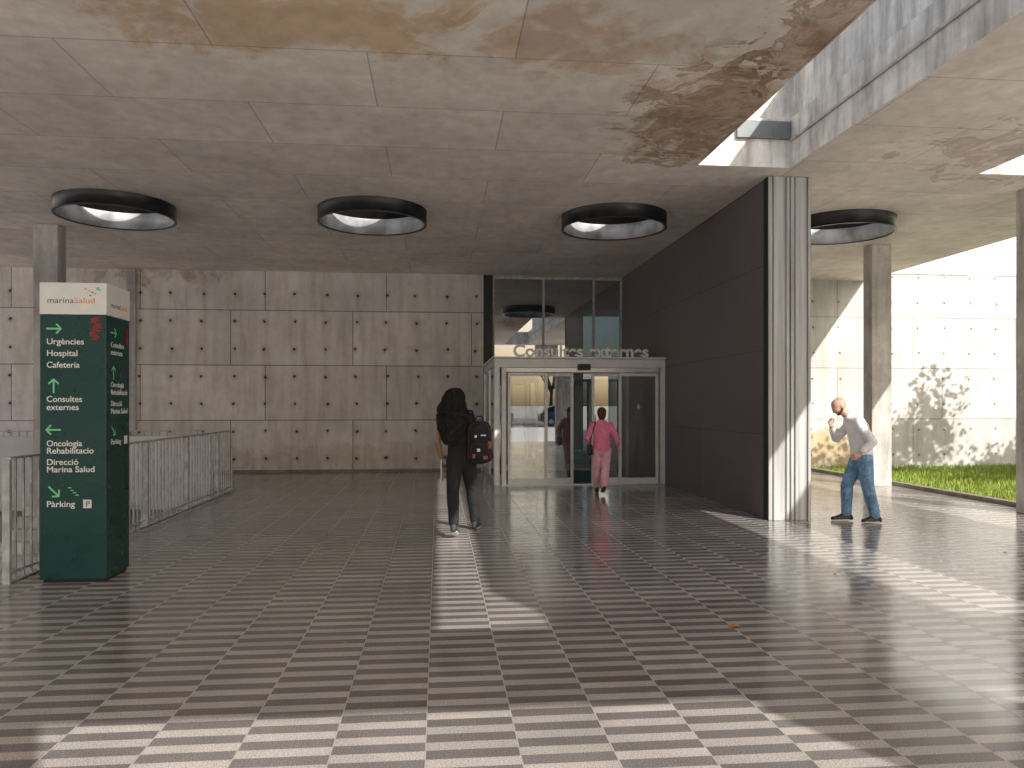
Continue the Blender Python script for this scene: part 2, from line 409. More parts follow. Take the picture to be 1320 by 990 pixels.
boxes('vestibule_ceiling',[(1.14,4.415,FY+.26,BY+.02,2.30,2.438)],M['white_wall'],ev)
boxes('door_mat',[(1.4,4.3,FY+.5,BY-.3,.003,.012)],M['black'],ev)
for i,(a,b) in enumerate([(1.32,2.1),(1.9,2.6),(3.0,3.7),(3.55,4.35)]): leaf('inner_door_%d'%i,a,b,BY+.05+.07*(i in(1,2)),ev,.06)
boxes('jamb_pier',[(1.062,1.28,BY+.0,BY+.33,0,H-.004)],M['dark'],ev)
M['inner']=simple('interior_paint',(.50,.49,.46),.7,0,.05,1)
boxes('interior_walls',[(-2,-1.9,BY+.4,26,0,H-.01),(-2,4.98,25.9,26,0,H-.01)],M['inner'],ev)
boxes('interior_floor',[(-1.9,4.4,BY+.001,25.9,-.02,.001)],M['pave'],ev)
boxes('reception_desk',[(0,3.0,22.5,23.2,.002,1.1)],M['alu_w'],ev,.02)
boxes('notice_board',[(3.2,4.2,25.8,25.89,1.0,2.2)],simple('notice',(.05,.15,.35),.5,0,0),ev)
hg=empty('clerestory_window')
fr=[(1.285,1.33,BY+.1,BY+.2,2.478,H-.005),(2.48,2.53,BY+.1,BY+.2,2.478,H-.005),(3.70,3.75,BY+.1,BY+.2,2.478,H-.005),(4.37,4.415,BY+.1,BY+.2,2.478,H-.005),
    (1.33,4.37,BY+.11,BY+.19,H-.07,H-.005),(1.33,4.37,BY+.11,BY+.19,2.478,2.56)]
boxes('mullions',fr,M['steel'],hg)
for i,(a,b) in enumerate([(1.33,2.48),(2.53,3.70),(3.75,4.37)]):
    y_=BY+.145; mesh('pane_%d'%i,[(a,y_,2.56),(b,y_,2.56),(b,y_,H-.07),(a,y_,H-.07)],[(0,1,2,3)],M['glass_d'],hg)
M['letter']=simple('letter_white_metal',(.93,.93,.94),.5,0,0)
tx=empty('entrance_lettering',(1.42,FY-.05,2.478))
text('letters','Consultes externes',(0,0,0),(math.pi/2,0,0),2.62,M['letter'],tx,.32,.010,.009)
st_=empty('door_sticker'); boxes('sticker_cross',[(3.86,3.93,FY+.045,FY+.0485,1.5,1.515),(3.89,3.905,FY+.041,FY+.0445,1.46,1.56)],M['alu_w'],st_)

# ------------------------------------------------------------ totem sign
M['green']=simple('dark_green_paint',(.004,.054,.046),.3,0,.06,4)
M['white']=simple('white_panel',(.88,.88,.86),.35,0,.03)
M['txt']=simple('white_text',(.9,.9,.9),.5,0,.0)
M['arrow']=simple('green_arrow',(.22,.75,.36),.5,0,0)
M['orange']=simple('orange_text',(.85,.28,.06),.5,0,0)
M['greyt']=simple('grey_text',(.10,.10,.10),.5,0,0)
M['red']=simple('red_mark',(.40,.03,.03),.5,0,0)
tt=empty('totem_sign',(-3.44,6.96,0))
Wd=.55;Dp=.50
boxes('green_body',[(0,Wd,0,Dp,.03,2.335)],M['green'],tt,.004)
boxes('plinth',[(.02,Wd-.02,.02,Dp-.02,.0,.03)],M['black'],tt)
boxes('white_cap',[(-.003,Wd+.003,-.003,Dp+.003,2.338,2.615)],M['white'],tt,.004)
R0=(math.pi/2,0,0); R1=(math.pi/2,0,math.pi/2)
px=6.63/980
def zz(y): return 1.55-(y-522)*px
def ft(s,y,w,mat=M['txt'],x=.055,h=.073): text('text_'+s.split()[0],s,(x,-.003,zz(y)),R0,w*px,mat,tt,h,.001,.0008 if mat is M['txt'] else 0)
for s,y,w in [('Urgències',444,45),('Hospital',459,37),('Cafeteria',474,40),('Consultes',518,43),('externes',528.5,39),('Oncologia',575,43),('Rehabilitacio',584.5,57),('Direcció',599,38),('Marina Salud',608.5,58),('Pàrking',653,34)]: ft(s,y,w)
ft('marina',391,32,M['greyt'],.06,.07); ft('Salud',391,25,M['orange'],.06+33*px,.07)
def sd(s,y,w,mat=M['txt'],yy=.09,h=.068): 
    text('side_'+s.split()[0],s,(Wd+.003,yy,zz(y)),R1,w,mat,tt,h)
for s,y,w in [('Consultes',446,.27),('externes',456,.24),('Oncologia',498.5,.27),('Rehabilitació',508.5,.35),('Direcció',523.5,.23),('Marina Salud',533.5,.35),('Parking',574,.21)]: sd(s,y,w)
sd('marina',394,.19,M['greyt'],.09,.065); sd('Salud',394,.15,M['orange'],.285,.065)
def arrow(cx,cy,ang,side,sz=.06):
    segs=[((-1,0),(1,0)),((.35,.7),(1,0)),((.35,-.7),(1,0))]
    vs=[];fs=[]
    for i,(a,b) in enumerate(segs):
        a=Vector(a)*sz;b=Vector(b)*sz; r=Matrix.Rotation(ang,2); a=r@a;b=r@b
        d=(b-a).normalized(); n=Vector((-d.y,d.x))*.0075; b=b+d*.004
        k=len(vs)
        for q in (a-n,b-n,b+n,a+n):
            off=.0035+.0006*i
            vs.append((cx+q.x,-off,cy+q.y) if not side else (Wd+off,cx+q.x,cy+q.y))
        fs.append((k,k+1,k+2,k+3))
    mesh('arrow',vs,fs,M['arrow'],tt)
fx=.115
arrow(fx,zz(424),0,0); arrow(fx,zz(498),math.pi/2,0); arrow(fx,zz(554),math.pi,0); arrow(fx,zz(633),-math.pi/4,0)
arrow(.14,zz(427),0,1); arrow(.14,zz(480),math.pi/2,1); arrow(.14,zz(556),-math.pi/4,1,.05)
boxes('stairs_icon',[(.235+.02*i,.262+.02*i,-.005,-.0035,zz(628+3.2*i)-.008,zz(628+3.2*i)) for i in range(4)],M['arrow'],tt)
boxes('parking_icon',[(.36,.43,-.0055,-.0035,zz(655),zz(644))],M['white'],tt); text('parking_p','P',(.38,-.008,zz(653)),R0,.032,M['greyt'],tt,.07)
boxes('parking_icon_side',[(Wd+.0035,Wd+.0055,.37,.44,zz(575),zz(564))],M['white'],tt)
rm=[]
for i in range(16): 
    a=random.uniform(.44,.49); z=zz(438)+i*.0125; rm.append((a-.03,min(a+random.uniform(.02,.05),.53),-.0042-.0001*i,-.0035,z,z+.0085))
boxes('red_graffiti',rm,M['red'],tt)
boxes('red_graffiti_side',[(Wd+.0035,Wd+.0042+.0001*i,.40+random.uniform(0,.02),.46,zz(440)+i*.013,zz(440)+i*.013+.009) for i in range(12)],M['red'],tt)
for i,(a,b,m) in enumerate([(.37,400,M['orange']),(.40,376,M['arrow']),(.43,380,M['greyt']),(.45,374,M['orange']),(.41,383,M['red'])]):
    z=zz(372+i*2.0); boxes('logo_dot',[(a,a+.018,-.0055,-.0035,z-.010,z)],m,tt)
arrow(.49,zz(373),math.pi*.8,0,.02)

# ------------------------------------------------------------ people
class Body:
    def __init__(s): s.P=[]
    def add(s,lab,p0,a0,b0,p1,a1,b1,side=(1,0,0)):
        s.P.append((lab,np.array(p0,float),a0,b0,np.array(p1,float),a1,b1,np.array(side,float)))
    def cap(s,lab,p0,r0,p1,r1): s.add(lab,p0,r0,r0,p1,r1,r1,(.31,.27,.9) if abs(np.array(p1)[0]-np.array(p0)[0])>.0 else (1,0,0))
    def chain(s,lab,pts,rs):
        for i in range(len(pts)-1): s.cap(lab,pts[i],rs[i],pts[i+1],rs[i+1])
    def frame(s,P):
        lab,p0,a0,b0,p1,a1,b1,sd=P; d=p1-p0; L=np.linalg.norm(d); d=d/max(L,1e-6)
        sd=sd-d*np.dot(sd,d); sd/=np.linalg.norm(sd); n=np.cross(d,sd); return d,L,sd,n
    def build(s,name,mats,parent,voxel=.009,smooth=4,n=18):
        vs=[];fs=[]
        for P in s.P:
            lab,p0,a0,b0,p1,a1,b1,_=P; d,L,sd,nn=s.frame(P); rings=[]
            for k in (5,25,50,75): 
                t=math.radians(k); rings.append((p0-d*min(a0,b0)*math.cos(t),a0*math.sin(t),b0*math.sin(t)))
            for t in (0,.5,1): rings.append((p0+d*L*t,a0+(a1-a0)*t,b0+(b1-b0)*t))
            for k in (75,50,25,5):
                t=math.radians(k); rings.append((p1+d*min(a1,b1)*math.cos(t),a1*math.sin(t),b1*math.sin(t)))
            k0=len(vs)
            for c,a,b in rings:
                for i in range(n):
                    q=2*math.pi*i/n; vs.append(c+sd*a*math.cos(q)+nn*b*math.sin(q))
            m=len(rings)
            for j in range(m-1):
                for i in range(n):
                    fs.append((k0+j*n+i,k0+j*n+(i+1)%n,k0+(j+1)*n+(i+1)%n,k0+(j+1)*n+i))
            fs.append(tuple(k0+i for i in range(n))[::-1]); fs.append(tuple(k0+(m-1)*n+i for i in range(n)))
        labs=[];[labs.append(P[0]) for P in s.P if P[0] not in labs]
        o=mesh(name,vs,fs,[mats[l] for l in labs],parent)
        bpy.context.view_layer.update()
        m=o.modifiers.new('r','REMESH'); m.mode='VOXEL'; m.voxel_size=voxel; m.use_smooth_shade=True
        m=o.modifiers.new('s','SMOOTH'); m.iterations=smooth; m.factor=.5
        apply_mods(o)
        me=o.data; nf=len(me.polygons); c=np.zeros(nf*3); me.polygons.foreach_get('center',c); c=c.reshape(-1,3)
        best=np.full(nf,9.0); idx=np.zeros(nf,int)
        for P in s.P:
            lab,p0,a0,b0,p1,a1,b1,_=P; d,L,sd,nn=s.frame(P)
            r=c-p0; t=np.clip(r@d/max(L,1e-6),0,1); a=a0+(a1-a0)*t; b=b0+(b1-b0)*t
            q=r-np.outer(t*L,d); mn=np.minimum(a,b)
            dd=(np.sqrt((q@sd/a)**2+(q@nn/b)**2+(q@d/mn)**2)-1)*mn
            u=dd<best-1e-5; best[u]=dd[u]; idx[u]=labs.index(lab)
        me.materials.clear()
        for l in labs: me.materials.append(mats[l])
        me.polygons.foreach_set('material_index',idx.tolist()); me.polygons.foreach_set('use_smooth',[True]*nf); me.update()
        return o
V=lambda *a: np.array(a,float)
def nrm(v): v=np.array(v,float); return v/np.linalg.norm(v)
def head(B,c,f,u,beard=False,hairlab=None):
    c=V(*c);f=nrm(f);u=nrm(u);s=np.cross(f,u)
    B.add('skin' if not hairlab else hairlab,c-f*.025+u*.02,.076,.088,c+f*.02+u*.025,.074,.084,s)
    B.add('skin',c+f*.02+u*.01,.068,.085,c+f*.04-u*.015,.062,.075,s)
    B.add('beard' if beard else 'skin',c+f*.02-u*.06,.055,.038,c+f*.062-u*.082,.034,.026,s)
    B.add('skin',c+f*.088-u*.0,.010,.010,c+f*.112-u*.032,.015,.012,s)
    B.add('skin',c+f*.082+u*.022-s*.03,.012,.009,c+f*.082+u*.022+s*.03,.012,.009,u)
    B.add('lip',c+f*.088-u*.056-s*.014,.008,.007,c+f*.088-u*.056+s*.014,.008,.007,u)
    if beard:
        B.add('beard',c+f*.082-u*.046-s*.02,.008,.008,c+f*.082-u*.046+s*.02,.008,.008,u)
        for q in(-1,1): B.add('beard',c+s*.066*q-u*.03,.012,.02,c+f*.05+s*.03*q-u*.075,.018,.02,u)
    for q in(-1,1):
        B.add('skin',c+s*.078*q-f*.005+u*.018,.008,.018,c+s*.076*q-f*.002-u*.022,.007,.012,s)
def eyes(c,f,u,parent):
    c=V(*c);f=nrm(f);u=nrm(u);s=np.cross(f,u)
    for q in(-1,1):
        for nm,r,off,mt in (('eye_white',.012,.083,'eyew'),('iris',.007,.0905,'black')):
            bm=bmesh.new(); bmesh.ops.create_uvsphere(bm,u_segments=12,v_segments=8,radius=r); me=bpy.data.meshes.new(nm); bm.to_mesh(me); bm.free()
            me.materials.append(M[mt]); o=link(bpy.data.objects.new(nm,me),parent); o.location=tuple(c+f*off+s*q*.031+u*.002)
def hand(name,w,d,nrml,thumb,parent,mats,curl=.45,sc=1.0):
    w=V(*w); d=nrm(d); n_=nrml-np.dot(nrml,d)*d; n_=nrm(n_); s=np.cross(d,n_)*thumb
    B=Body()
    B.add('skin',w-d*.02,.026*sc,.02*sc,w+d*.03*sc,.036*sc,.016*sc,s)
    B.add('skin',w+d*.03*sc,.036*sc,.015*sc,w+d*.078*sc,.038*sc,.012*sc,s)
    for i,(o,l) in enumerate([(.03,.07),(.010,.08),(-.010,.075),(-.029,.058)]):
        p=w+d*.08*sc+s*o*sc; a=curl*.6+i*.05; r=.0085*sc
        for k,fk in enumerate((.45,.32,.23)):
            dr=d*math.cos(a)+n_*math.sin(a)+s*o*1.2*(k==0); q=p+dr*l*fk*sc; B.cap('skin',p,r,q,r*.92); p=q; a+=curl; r*=.92
    p=w+d*.02*sc+s*.026*sc; q=p+(d*.6+s*.55+n_*.35)*.042*sc; B.cap('skin',p,.013*sc,q,.010*sc)
    q2=q+(d*.85+s*.1+n_*.4)*.035*sc; B.cap('skin',q,.010*sc,q2,.0085*sc)
    return B.build(name,mats,parent,.0032,2,12)
def cloth(name,col,sc=14,b=.6,rough=.85,var=.15):
    g=G(name); o=g.obj(); n=g.noise(o,sc,4,.6,.8)
    f=g.mr(n,.3,.7,1-var,1+var); g.base(g.mix(1.0,tuple(col),g.comb(f,f,f),'MULTIPLY')); g.rough(rough)
    g.bump(n,b,.03); return g.m
M['eyew']=simple('eye_white',(.7,.68,.65),.2,0,0)
skinA=simple('skin_light',(.62,.38,.28),.5,0,.08,10); skinB=simple('skin_tan',(.42,.24,.16),.5,0,.08,10); lip=simple('lip',(.40,.16,.13),.45,0,.05)
# --- man
mroot=empty('man_in_white_shirt',(5.53,9.58,0),-.0967)
mm={'skin':skinA,'lip':lip,'beard':cloth('beard_hair',(.08,.05,.035),60,.5),'shirt':cloth('white_shirt_cotton',(.88,.87,.90),9,.9,.85,.05),
    'jeans':cloth('blue_denim',(.17,.31,.50),11,.8,.85,.35),'shoe':simple('black_shoe',(.02,.02,.022),.5,0,0),'sole':simple('white_sole',(.75,.75,.73),.6,0,0),'belt':M['black']}
B=Body(); Y_=(0,1,0)
B.add('jeans',(.055,0,.83),.165,.118,(.055,0,.93),.155,.118,Y_)
B.add('shirt',(.055,0,.89),.167,.135,(.035,0,1.08),.168,.140,Y_)
B.add('shirt',(.035,0,1.08),.168,.140,(-.005,0,1.25),.185,.130,Y_)
B.add('shirt',(-.005,0,1.25),.185,.125,(-.065,0,1.335),.165,.090,Y_)
B.cap('shirt',(-.075,0,1.35),.085,(-.125,0,1.395),.065)
B.cap('skin',(-.11,0,1.38),.058,(-.195,0,1.47),.055)
hc=(-.245,0,1.535); hf=(-.84,0,-.54); hu=(-.54,0,.84)
head(B,hc,hf,hu,True)
for sgn,el,wr in ((1,(-.19,.235,1.10),(-.305,.10,1.27)),(-1,(.085,-.245,1.07),(-.075,-.235,.925))):
    B.cap('shirt',(-.05,sgn*.15,1.325),.075,(-.04,sgn*.185,1.27),.066)
    B.chain('shirt',[(-.04,sgn*.185,1.27),el,tuple(np.array(el)*.25+np.array(wr)*.75)],[.065,.058,.048])
    B.chain('skin',[tuple(np.array(el)*.3+np.array(wr)*.7),wr],[.034,.027])
def leg(B,lab,hip,kn,an,toe,heel,rk=(.098,.072,.056),sole='sole',foot='shoe'):
    B.chain(lab,[hip,kn],[rk[0],rk[1]]); B.chain(lab,[kn,an],[rk[1],rk[2]])
    mid=np.array(kn)*.6+np.array(an)*.4; B.cap(lab,kn,rk[1],tuple(mid),rk[1]*.97)
    a=V(*an);t=V(*toe);h_=V(*heel); d=nrm(t-h_)
    side=np.cross(d,(0,0,1))
    B.cap(foot,tuple(a-V(0,0,.015)),.038,tuple(h_+V(0,0,.03)),.036)
    B.add(foot,h_+d*.03+V(0,0,.032),.038,.034,t-d*.055+V(0,0,.022),.044,.026,side)
    B.add(foot,a*.6+(h_*.5+t*.5)*.4+V(0,0,0),.034,.03,t-d*.07+V(0,0,.022),.04,.022,side)
    B.add(sole,h_+d*.025+V(0,0,.004),.040,.012,t-d*.045+V(0,0,.004),.047,.012,side)
leg(B,'jeans',(.045,.085,.84),(-.10,.10,.48),(-.105,.10,.12),(-.34,.10,.013),(-.05,.10,.013),(.104,.080,.066))
leg(B,'jeans',(.055,-.085,.84),(.085,-.10,.48),(.18,-.10,.12),(-.03,-.12,.013),(.245,-.09,.013),(.104,.080,.066))
B.build('body',mm,mroot)
eyes(hc,hf,hu,mroot)
hand('right_hand',(-.305,.10,1.27),(-.45,-.35,.75),V(.4,-.9,-.1),1,mroot,mm,.75)
hand('left_hand',(-.075,-.235,.925),(-.85,.1,-.45),V(-.3,.9,-.4),1,mroot,mm,.6)
tube('collar',[(-.17,.05,1.42),(-.185,0,1.405),(-.17,-.05,1.42),(-.11,-.075,1.45),(-.06,0,1.455),(-.11,.075,1.45),(-.17,.05,1.42)],.014,mm['shirt'],mroot)
# --- woman with backpack
wroot=empty('woman_with_backpack',(.29,9.05,0),-.0967,1.04)
wm={'skin':skinB,'lip':lip,'top':cloth('black_top',(.022,.022,.026),10,.7),'pants':cloth('black_trousers',(.022,.023,.028),10,.8),'shoe':simple('dark_trainer',(.05,.05,.055),.6,0,0),'sole':simple('white_trainer_sole',(.75,.75,.73),.6,0,0),
    'hair':simple('black_hair',(.012,.009,.008),.45,0,.3,40)}
B=Body(); X_=(1,0,0); oy=.12
B.add('pants',(-.03,oy,.86),.165,.12,(-.04,oy,.97),.145,.105,X_)
B.add('top',(-.04,oy,.95),.140,.108,(-.055,oy,1.15),.135,.10,X_)
B.add('top',(-.055,oy,1.15),.135,.10,(-.07,oy,1.31),.165,.095,X_)
B.add('top',(-.07,oy,1.31),.16,.085,(-.08,oy,1.375),.12,.065,X_)
B.cap('skin',(-.085,oy,1.38),.052,(-.09,oy+.01,1.47),.048)
wh=(-.095,oy+.02,1.565); wf=(-.1,1,-.12); wu=(-.05,.12,1)
head(B,wh,wf,wu,False,'hair')
B.chain('top',[(-.20,oy,1.345),(-.255,oy,1.22)],[.062,.055]); B.chain('skin',[(-.25,oy,1.24),(-.30,oy-.05,1.08),(-.265,oy+.10,.87)],[.043,.038,.026])
B.chain('top',[(.05,oy,1.345),(.115,oy,1.22)],[.062,.055]); B.chain('skin',[(.11,oy,1.24),(.17,oy+.02,1.07),(.10,oy+.2,1.12)],[.043,.037,.025])
leg(B,'pants',(-.10,oy,.86),(-.115,.02,.50),(-.085,-.24,.19),(-.075,-.07,.013),(-.085,-.285,.09),(.102,.073,.058))
leg(B,'pants',(.045,oy,.86),(.09,.30,.49),(.12,.40,.125),(.16,.61,.02),(.115,.35,.013),(.102,.073,.058))
B.build('body',wm,wroot); eyes(wh,wf,wu,wroot)
hand('left_hand',(-.265,oy+.10,.87),(.05,.25,-.95),V(1,0,.1),1,wroot,wm,.8)
hand('right_hand',(.10,oy+.2,1.12),(-.5,.1,.8),V(-.6,-.6,0),1,wroot,wm,.8)
Hh=Body()
Hh.add('hair',(-.095,oy-.01,1.60),.092,.10,(-.10,oy-.05,1.47),.110,.08,X_)
Hh.add('hair',(-.10,oy-.05,1.47),.112,.075,(-.13,oy-.10,1.28),.14,.065,X_)
Hh.add('hair',(-.13,oy-.10,1.28),.135,.065,(-.15,oy-.11,1.17),.08,.04,X_)
Hh.build('hair_mass',wm,wroot,.012,3)
strands=[]
for i in range(460):
    a=random.uniform(-math.pi*1.05,math.pi*.05); rr=random.uniform(.7,1.12); ph=random.uniform(0,6.28); end=random.uniform(1.03,1.3); q=[]
    x0=math.cos(a);y0=math.sin(a)
    fq=random.uniform(38,60)
    for k in range(26):
        t=k/25; z=1.675*(1-t)+end*t
        wdt=.095*math.sqrt(min(1,(t+.02)/.10)) if t<.08 else (.095+.055*min(1,(t-.08)*2.0) if t<.7 else .15-.08*(t-.7)/.3)
        cx=-.095-.05*t; cy=oy+.0-.12*min(1,t*1.5)
        dep=.09 if t>.14 else .09*math.sqrt((t+.01)/.15)
        am=.015*min(1,t*3)
        q.append((cx+x0*wdt*rr+am*math.cos(ph+z*fq),cy+y0*dep*rr+am*math.sin(ph+z*fq)-.0,z+.01*math.sin(a*9)))
    strands.append(q)
tube('hair_curls',strands,.0045,wm['hair'],wroot,4)
M['bp']=cloth('backpack_fabric',(.02,.02,.026),18,.4); M['bpr']=simple('dark_red_trim',(.13,.02,.015),.6,0,0); M['bpo']=simple('tan_leather',(.30,.11,.05),.6,0,0)
bp=Body()
bp.add('b',(.20,-.03,.90),.15,.085,(.19,-.03,1.24),.13,.075,X_)
bp.add('b',(.205,-.10,.92),.115,.05,(.20,-.10,1.04),.105,.045,X_)
bp.build('backpack_bag',{'b':M['bp']},wroot,.01,3)
tube('backpack_trim',[[(.07,-.108,.86),(.07,-.108,1.2),(.10,-.105,1.27),(.19,-.095,1.31),(.28,-.105,1.27),(.31,-.108,1.2),(.32,-.108,.86)],[(.10,-.15,.90),(.11,-.15,1.05),(.30,-.15,1.05),(.31,-.15,.90)]],.0035,M['bpr'],wroot)
boxes('backpack_badges',[(.17,.205,-.158,-.150,.965,1.0),(.14,.165,-.122,-.112,1.12,1.15),(.21,.27,-.121,-.111,1.14,1.155)],M['white'],wroot,.004)
boxes('backpack_patches',[(.29,.335,-.125,-.10,1.0,1.08),(.12,.15,-.16,-.15,.89,.94),(.24,.29,-.159,-.15,.88,.92)],M['bpo'],wroot,.004)
tube('backpack_strap',[(.14,-.02,1.32),(.10,.06,1.42),(.05,.13,1.425),(.055,.21,1.34),(.08,.23,1.1),(.13,.1,.95)],.014,M['bp'],wroot)
tube('backpack_handle',[(.15,-.03,1.31),(.16,-.04,1.36),(.22,-.04,1.36),(.23,-.03,1.31)],.008,M['bp'],wroot)
boxes('white_envelope',[(-.262,-.252,.10,.34,.60,.86)],M['white'],wroot)
# --- pink woman
proot=empty('woman_in_pink',(2.83,12.98,0),-.0967,.895)
pm={'skin':skinA,'lip':lip,'top':cloth('pink_blouse',(.90,.25,.40),10,.8),'pants':cloth('pale_pink_trousers',(.90,.52,.60),10,.8),'shoe':simple('dark_shoe',(.03,.03,.035),.5,0,0),'sole':simple('dark_sole',(.1,.1,.1),.7,0,0),'hair':cloth('auburn_hair',(.14,.045,.03),45,1.0,.5,.4)}
B=Body(); oy=.05
B.add('pants',(0,oy,.84),.175,.13,(0,oy,.95),.155,.12,X_)
B.add('top',(0,oy,.88),.180,.14,(0,oy,1.12),.160,.13,X_)
B.add('top',(0,oy,1.12),.160,.125,(0,oy,1.32),.175,.10,X_)
B.add('top',(0,oy,1.32),.17,.09,(0,oy,1.385),.11,.065,X_)
B.cap('skin',(0,oy+.01,1.38),.053,(0,oy+.03,1.48),.05)
ph=(0,oy+.045,1.555); head(B,ph,(0,1,-.15),(0,.15,1),False,'hair')
B.add('hair',(0,oy+.015,1.60),.092,.098,(0,oy-.005,1.52),.080,.078,X_)
for sgn,el,wr in ((-1,(-.285,oy-.05,1.10),(-.22,oy+.12,.93)),(1,(.29,oy-.06,1.07),(.335,oy+.05,.84))):
    B.chain('top',[(sgn*.155,oy,1.345),(sgn*.20,oy,1.27),tuple(el)],[.066,.062,.056])
    m_=tuple(np.array(el)*.65+np.array(wr)*.35); B.chain('top',[el,m_],[.056,.054]); B.chain('skin',[el,wr],[.037,.026])
leg(B,'pants',(-.085,oy,.85),(-.085,.18,.50),(-.07,.26,.16),(-.07,.45,.02),(-.07,.21,.013),(.11,.088,.078))
leg(B,'pants',(.085,oy,.85),(.07,.06,.49),(.01,-.20,.20),(.0,-.06,.03),(.01,-.24,.14),(.11,.088,.074))
B.build('body',pm,proot); eyes(ph,(0,1,-.15),(0,.15,1),proot)
hand('left_hand',(-.22,oy+.12,.93),(.2,.6,-.6),V(1,0,0),1,proot,pm,.8)
hand('right_hand',(.335,oy+.05,.84),(.1,.2,-.97),V(-1,.2,0),-1,proot,pm,.45)
bg=Body(); bg.add('b',(-.235,-.03,.80),.085,.05,(-.235,-.03,.93),.075,.045,(.3,1,0)); bg.build('shoulder_bag',{'b':M['black']},proot,.01,3)
tube('bag_strap',[(-.235,.02,.98),(-.19,.0,1.2),(-.14,-.03,1.36),(-.12,.05,1.42),(-.16,.13,1.36),(-.22,.14,1.15),(-.235,.0,.98)],.010,M['black'],proot)

lv=[];lf=[]
for (lx,ly,ls) in [(2.06,5.13,1),(3.6,6.6,.5),(-1.2,6.1,.35),(5.9,7.4,.5),(1.1,7.9,.4),(4.9,5.3,.4),(-.6,5.0,.3),(6.8,11.2,.6)]:
    k=len(lv); lv+=[(lx-.045*ls,ly-.01*ls,.004),(lx+.005*ls,ly-.03*ls,.014),(lx+.045*ls,ly+.01*ls,.006),(lx+.015*ls,ly+.045*ls,.016),(lx-.035*ls,ly+.04*ls,.006)]; lf+=[(k,k+1,k+3,k+4),(k+1,k+2,k+3)]
mesh('fallen_leaves',lv,lf,simple('dry_leaf',(.50,.25,.08),.8,0,0))

# ------------------------------------------------------------ trees
def tree_mesh(name,seed,hh=8.0,cr=2.8,nl=130,ls=1.0):
    rnd=random.Random(seed); vs=[];fs=[];mi=[]
    def tb(p,q,r0,r1,n=8):
        p=Vector(p);q=Vector(q);d=(q-p).normalized(); a=d.orthogonal().normalized(); b=d.cross(a); k=len(vs)
        for c,r in((p,r0),(q,r1)):
            for i in range(n): t=6.283*i/n; vs.append(tuple(c+a*math.cos(t)*r+b*math.sin(t)*r))
        for i in range(n): fs.append((k+i,k+(i+1)%n,k+n+(i+1)%n,k+n+i)); mi.append(0)
    th=hh*.38; p=Vector((0,0,-.05)); r=.19
    for i in range(4):
        q=Vector((rnd.uniform(-.1,.1)*(i+1)*.5,rnd.uniform(-.1,.1)*(i+1)*.5,th*(i+1)/4)); tb(p,q,r,r*.9); p=q; r*=.9
    cents=[]
    for i in range(9):
        a=i*2.4+rnd.uniform(-.3,.3); e=rnd.uniform(.35,1.2); L=rnd.uniform(.5,.9)*cr
        m=p+Vector((math.cos(a)*math.cos(e),math.sin(a)*math.cos(e),math.sin(e)))*L
        tb(p-Vector((0,0,rnd.uniform(0,.6))),m,.08,.045)
        for j in range(4):
            q=m+Vector((rnd.gauss(0,1),rnd.gauss(0,1),rnd.uniform(.1,1)))*cr*.33; tb(m,q,.04,.015,5); cents.append((q,rnd.uniform(.5,.85)))
            cents.append(((q+m)/2+Vector((rnd.gauss(0,.2),rnd.gauss(0,.2),.1)),rnd.uniform(.35,.6)))
    for c,R in cents:
        for j in range(nl):
            v=Vector((rnd.gauss(0,1),rnd.gauss(0,1),rnd.gauss(0,.8))).normalized()*R*rnd.uniform(.2,1)**.6
            o=c+v; d=Vector((rnd.uniform(-1,1),rnd.uniform(-1,1),rnd.uniform(-.6,.6))).normalized(); w=d.orthogonal().normalized(); s=rnd.uniform(.06,.11)*ls
            k=len(vs); vs.extend([tuple(o-d*s),tuple(o+w*s*.5),tuple(o+d*s),tuple(o-w*s*.5)]); fs.append((k,k+1,k+2,k+3)); mi.append(1)
    me=bpy.data.meshes.new(name); me.from_pydata(vs,[],fs); me.materials.append(M['bark']); me.materials.append(M['leaf']); me.polygons.foreach_set('material_index',mi); me.update(); return me
TM=[tree_mesh('tree_mesh',3,8,2.8,75),tree_mesh('tree_mesh_b',11,7,2.4,75)]
TF=[tree_mesh('tree_mesh_c',5,8,2.8,30,2.2),tree_mesh('tree_mesh_d',12,7,2.4,30,2.2)]
for i,(x_,y_,s_) in enumerate([(14.8,10.6,1.0),(17.2,10.6,.95),(14.6,1.5,.95),(18.2,6.5,1.1),(-22,-37,1.1),(-13,-40,1.0),(-5,-38,1.1),(3,-41,1.2),(10,-38,1.0),(19,-40,1.2),(28,-37,1.1),(-31,-39,1.2),(38,-40,1.3),(-40,-37,1.2)]):
    o=bpy.data.objects.new('broadleaf_tree',(TM if i<4 else TF)[i%2]); o.location=(x_,y_,-.03); o.rotation_euler=(0,0,i*1.3); o.scale=(s_,)*3; link(o)

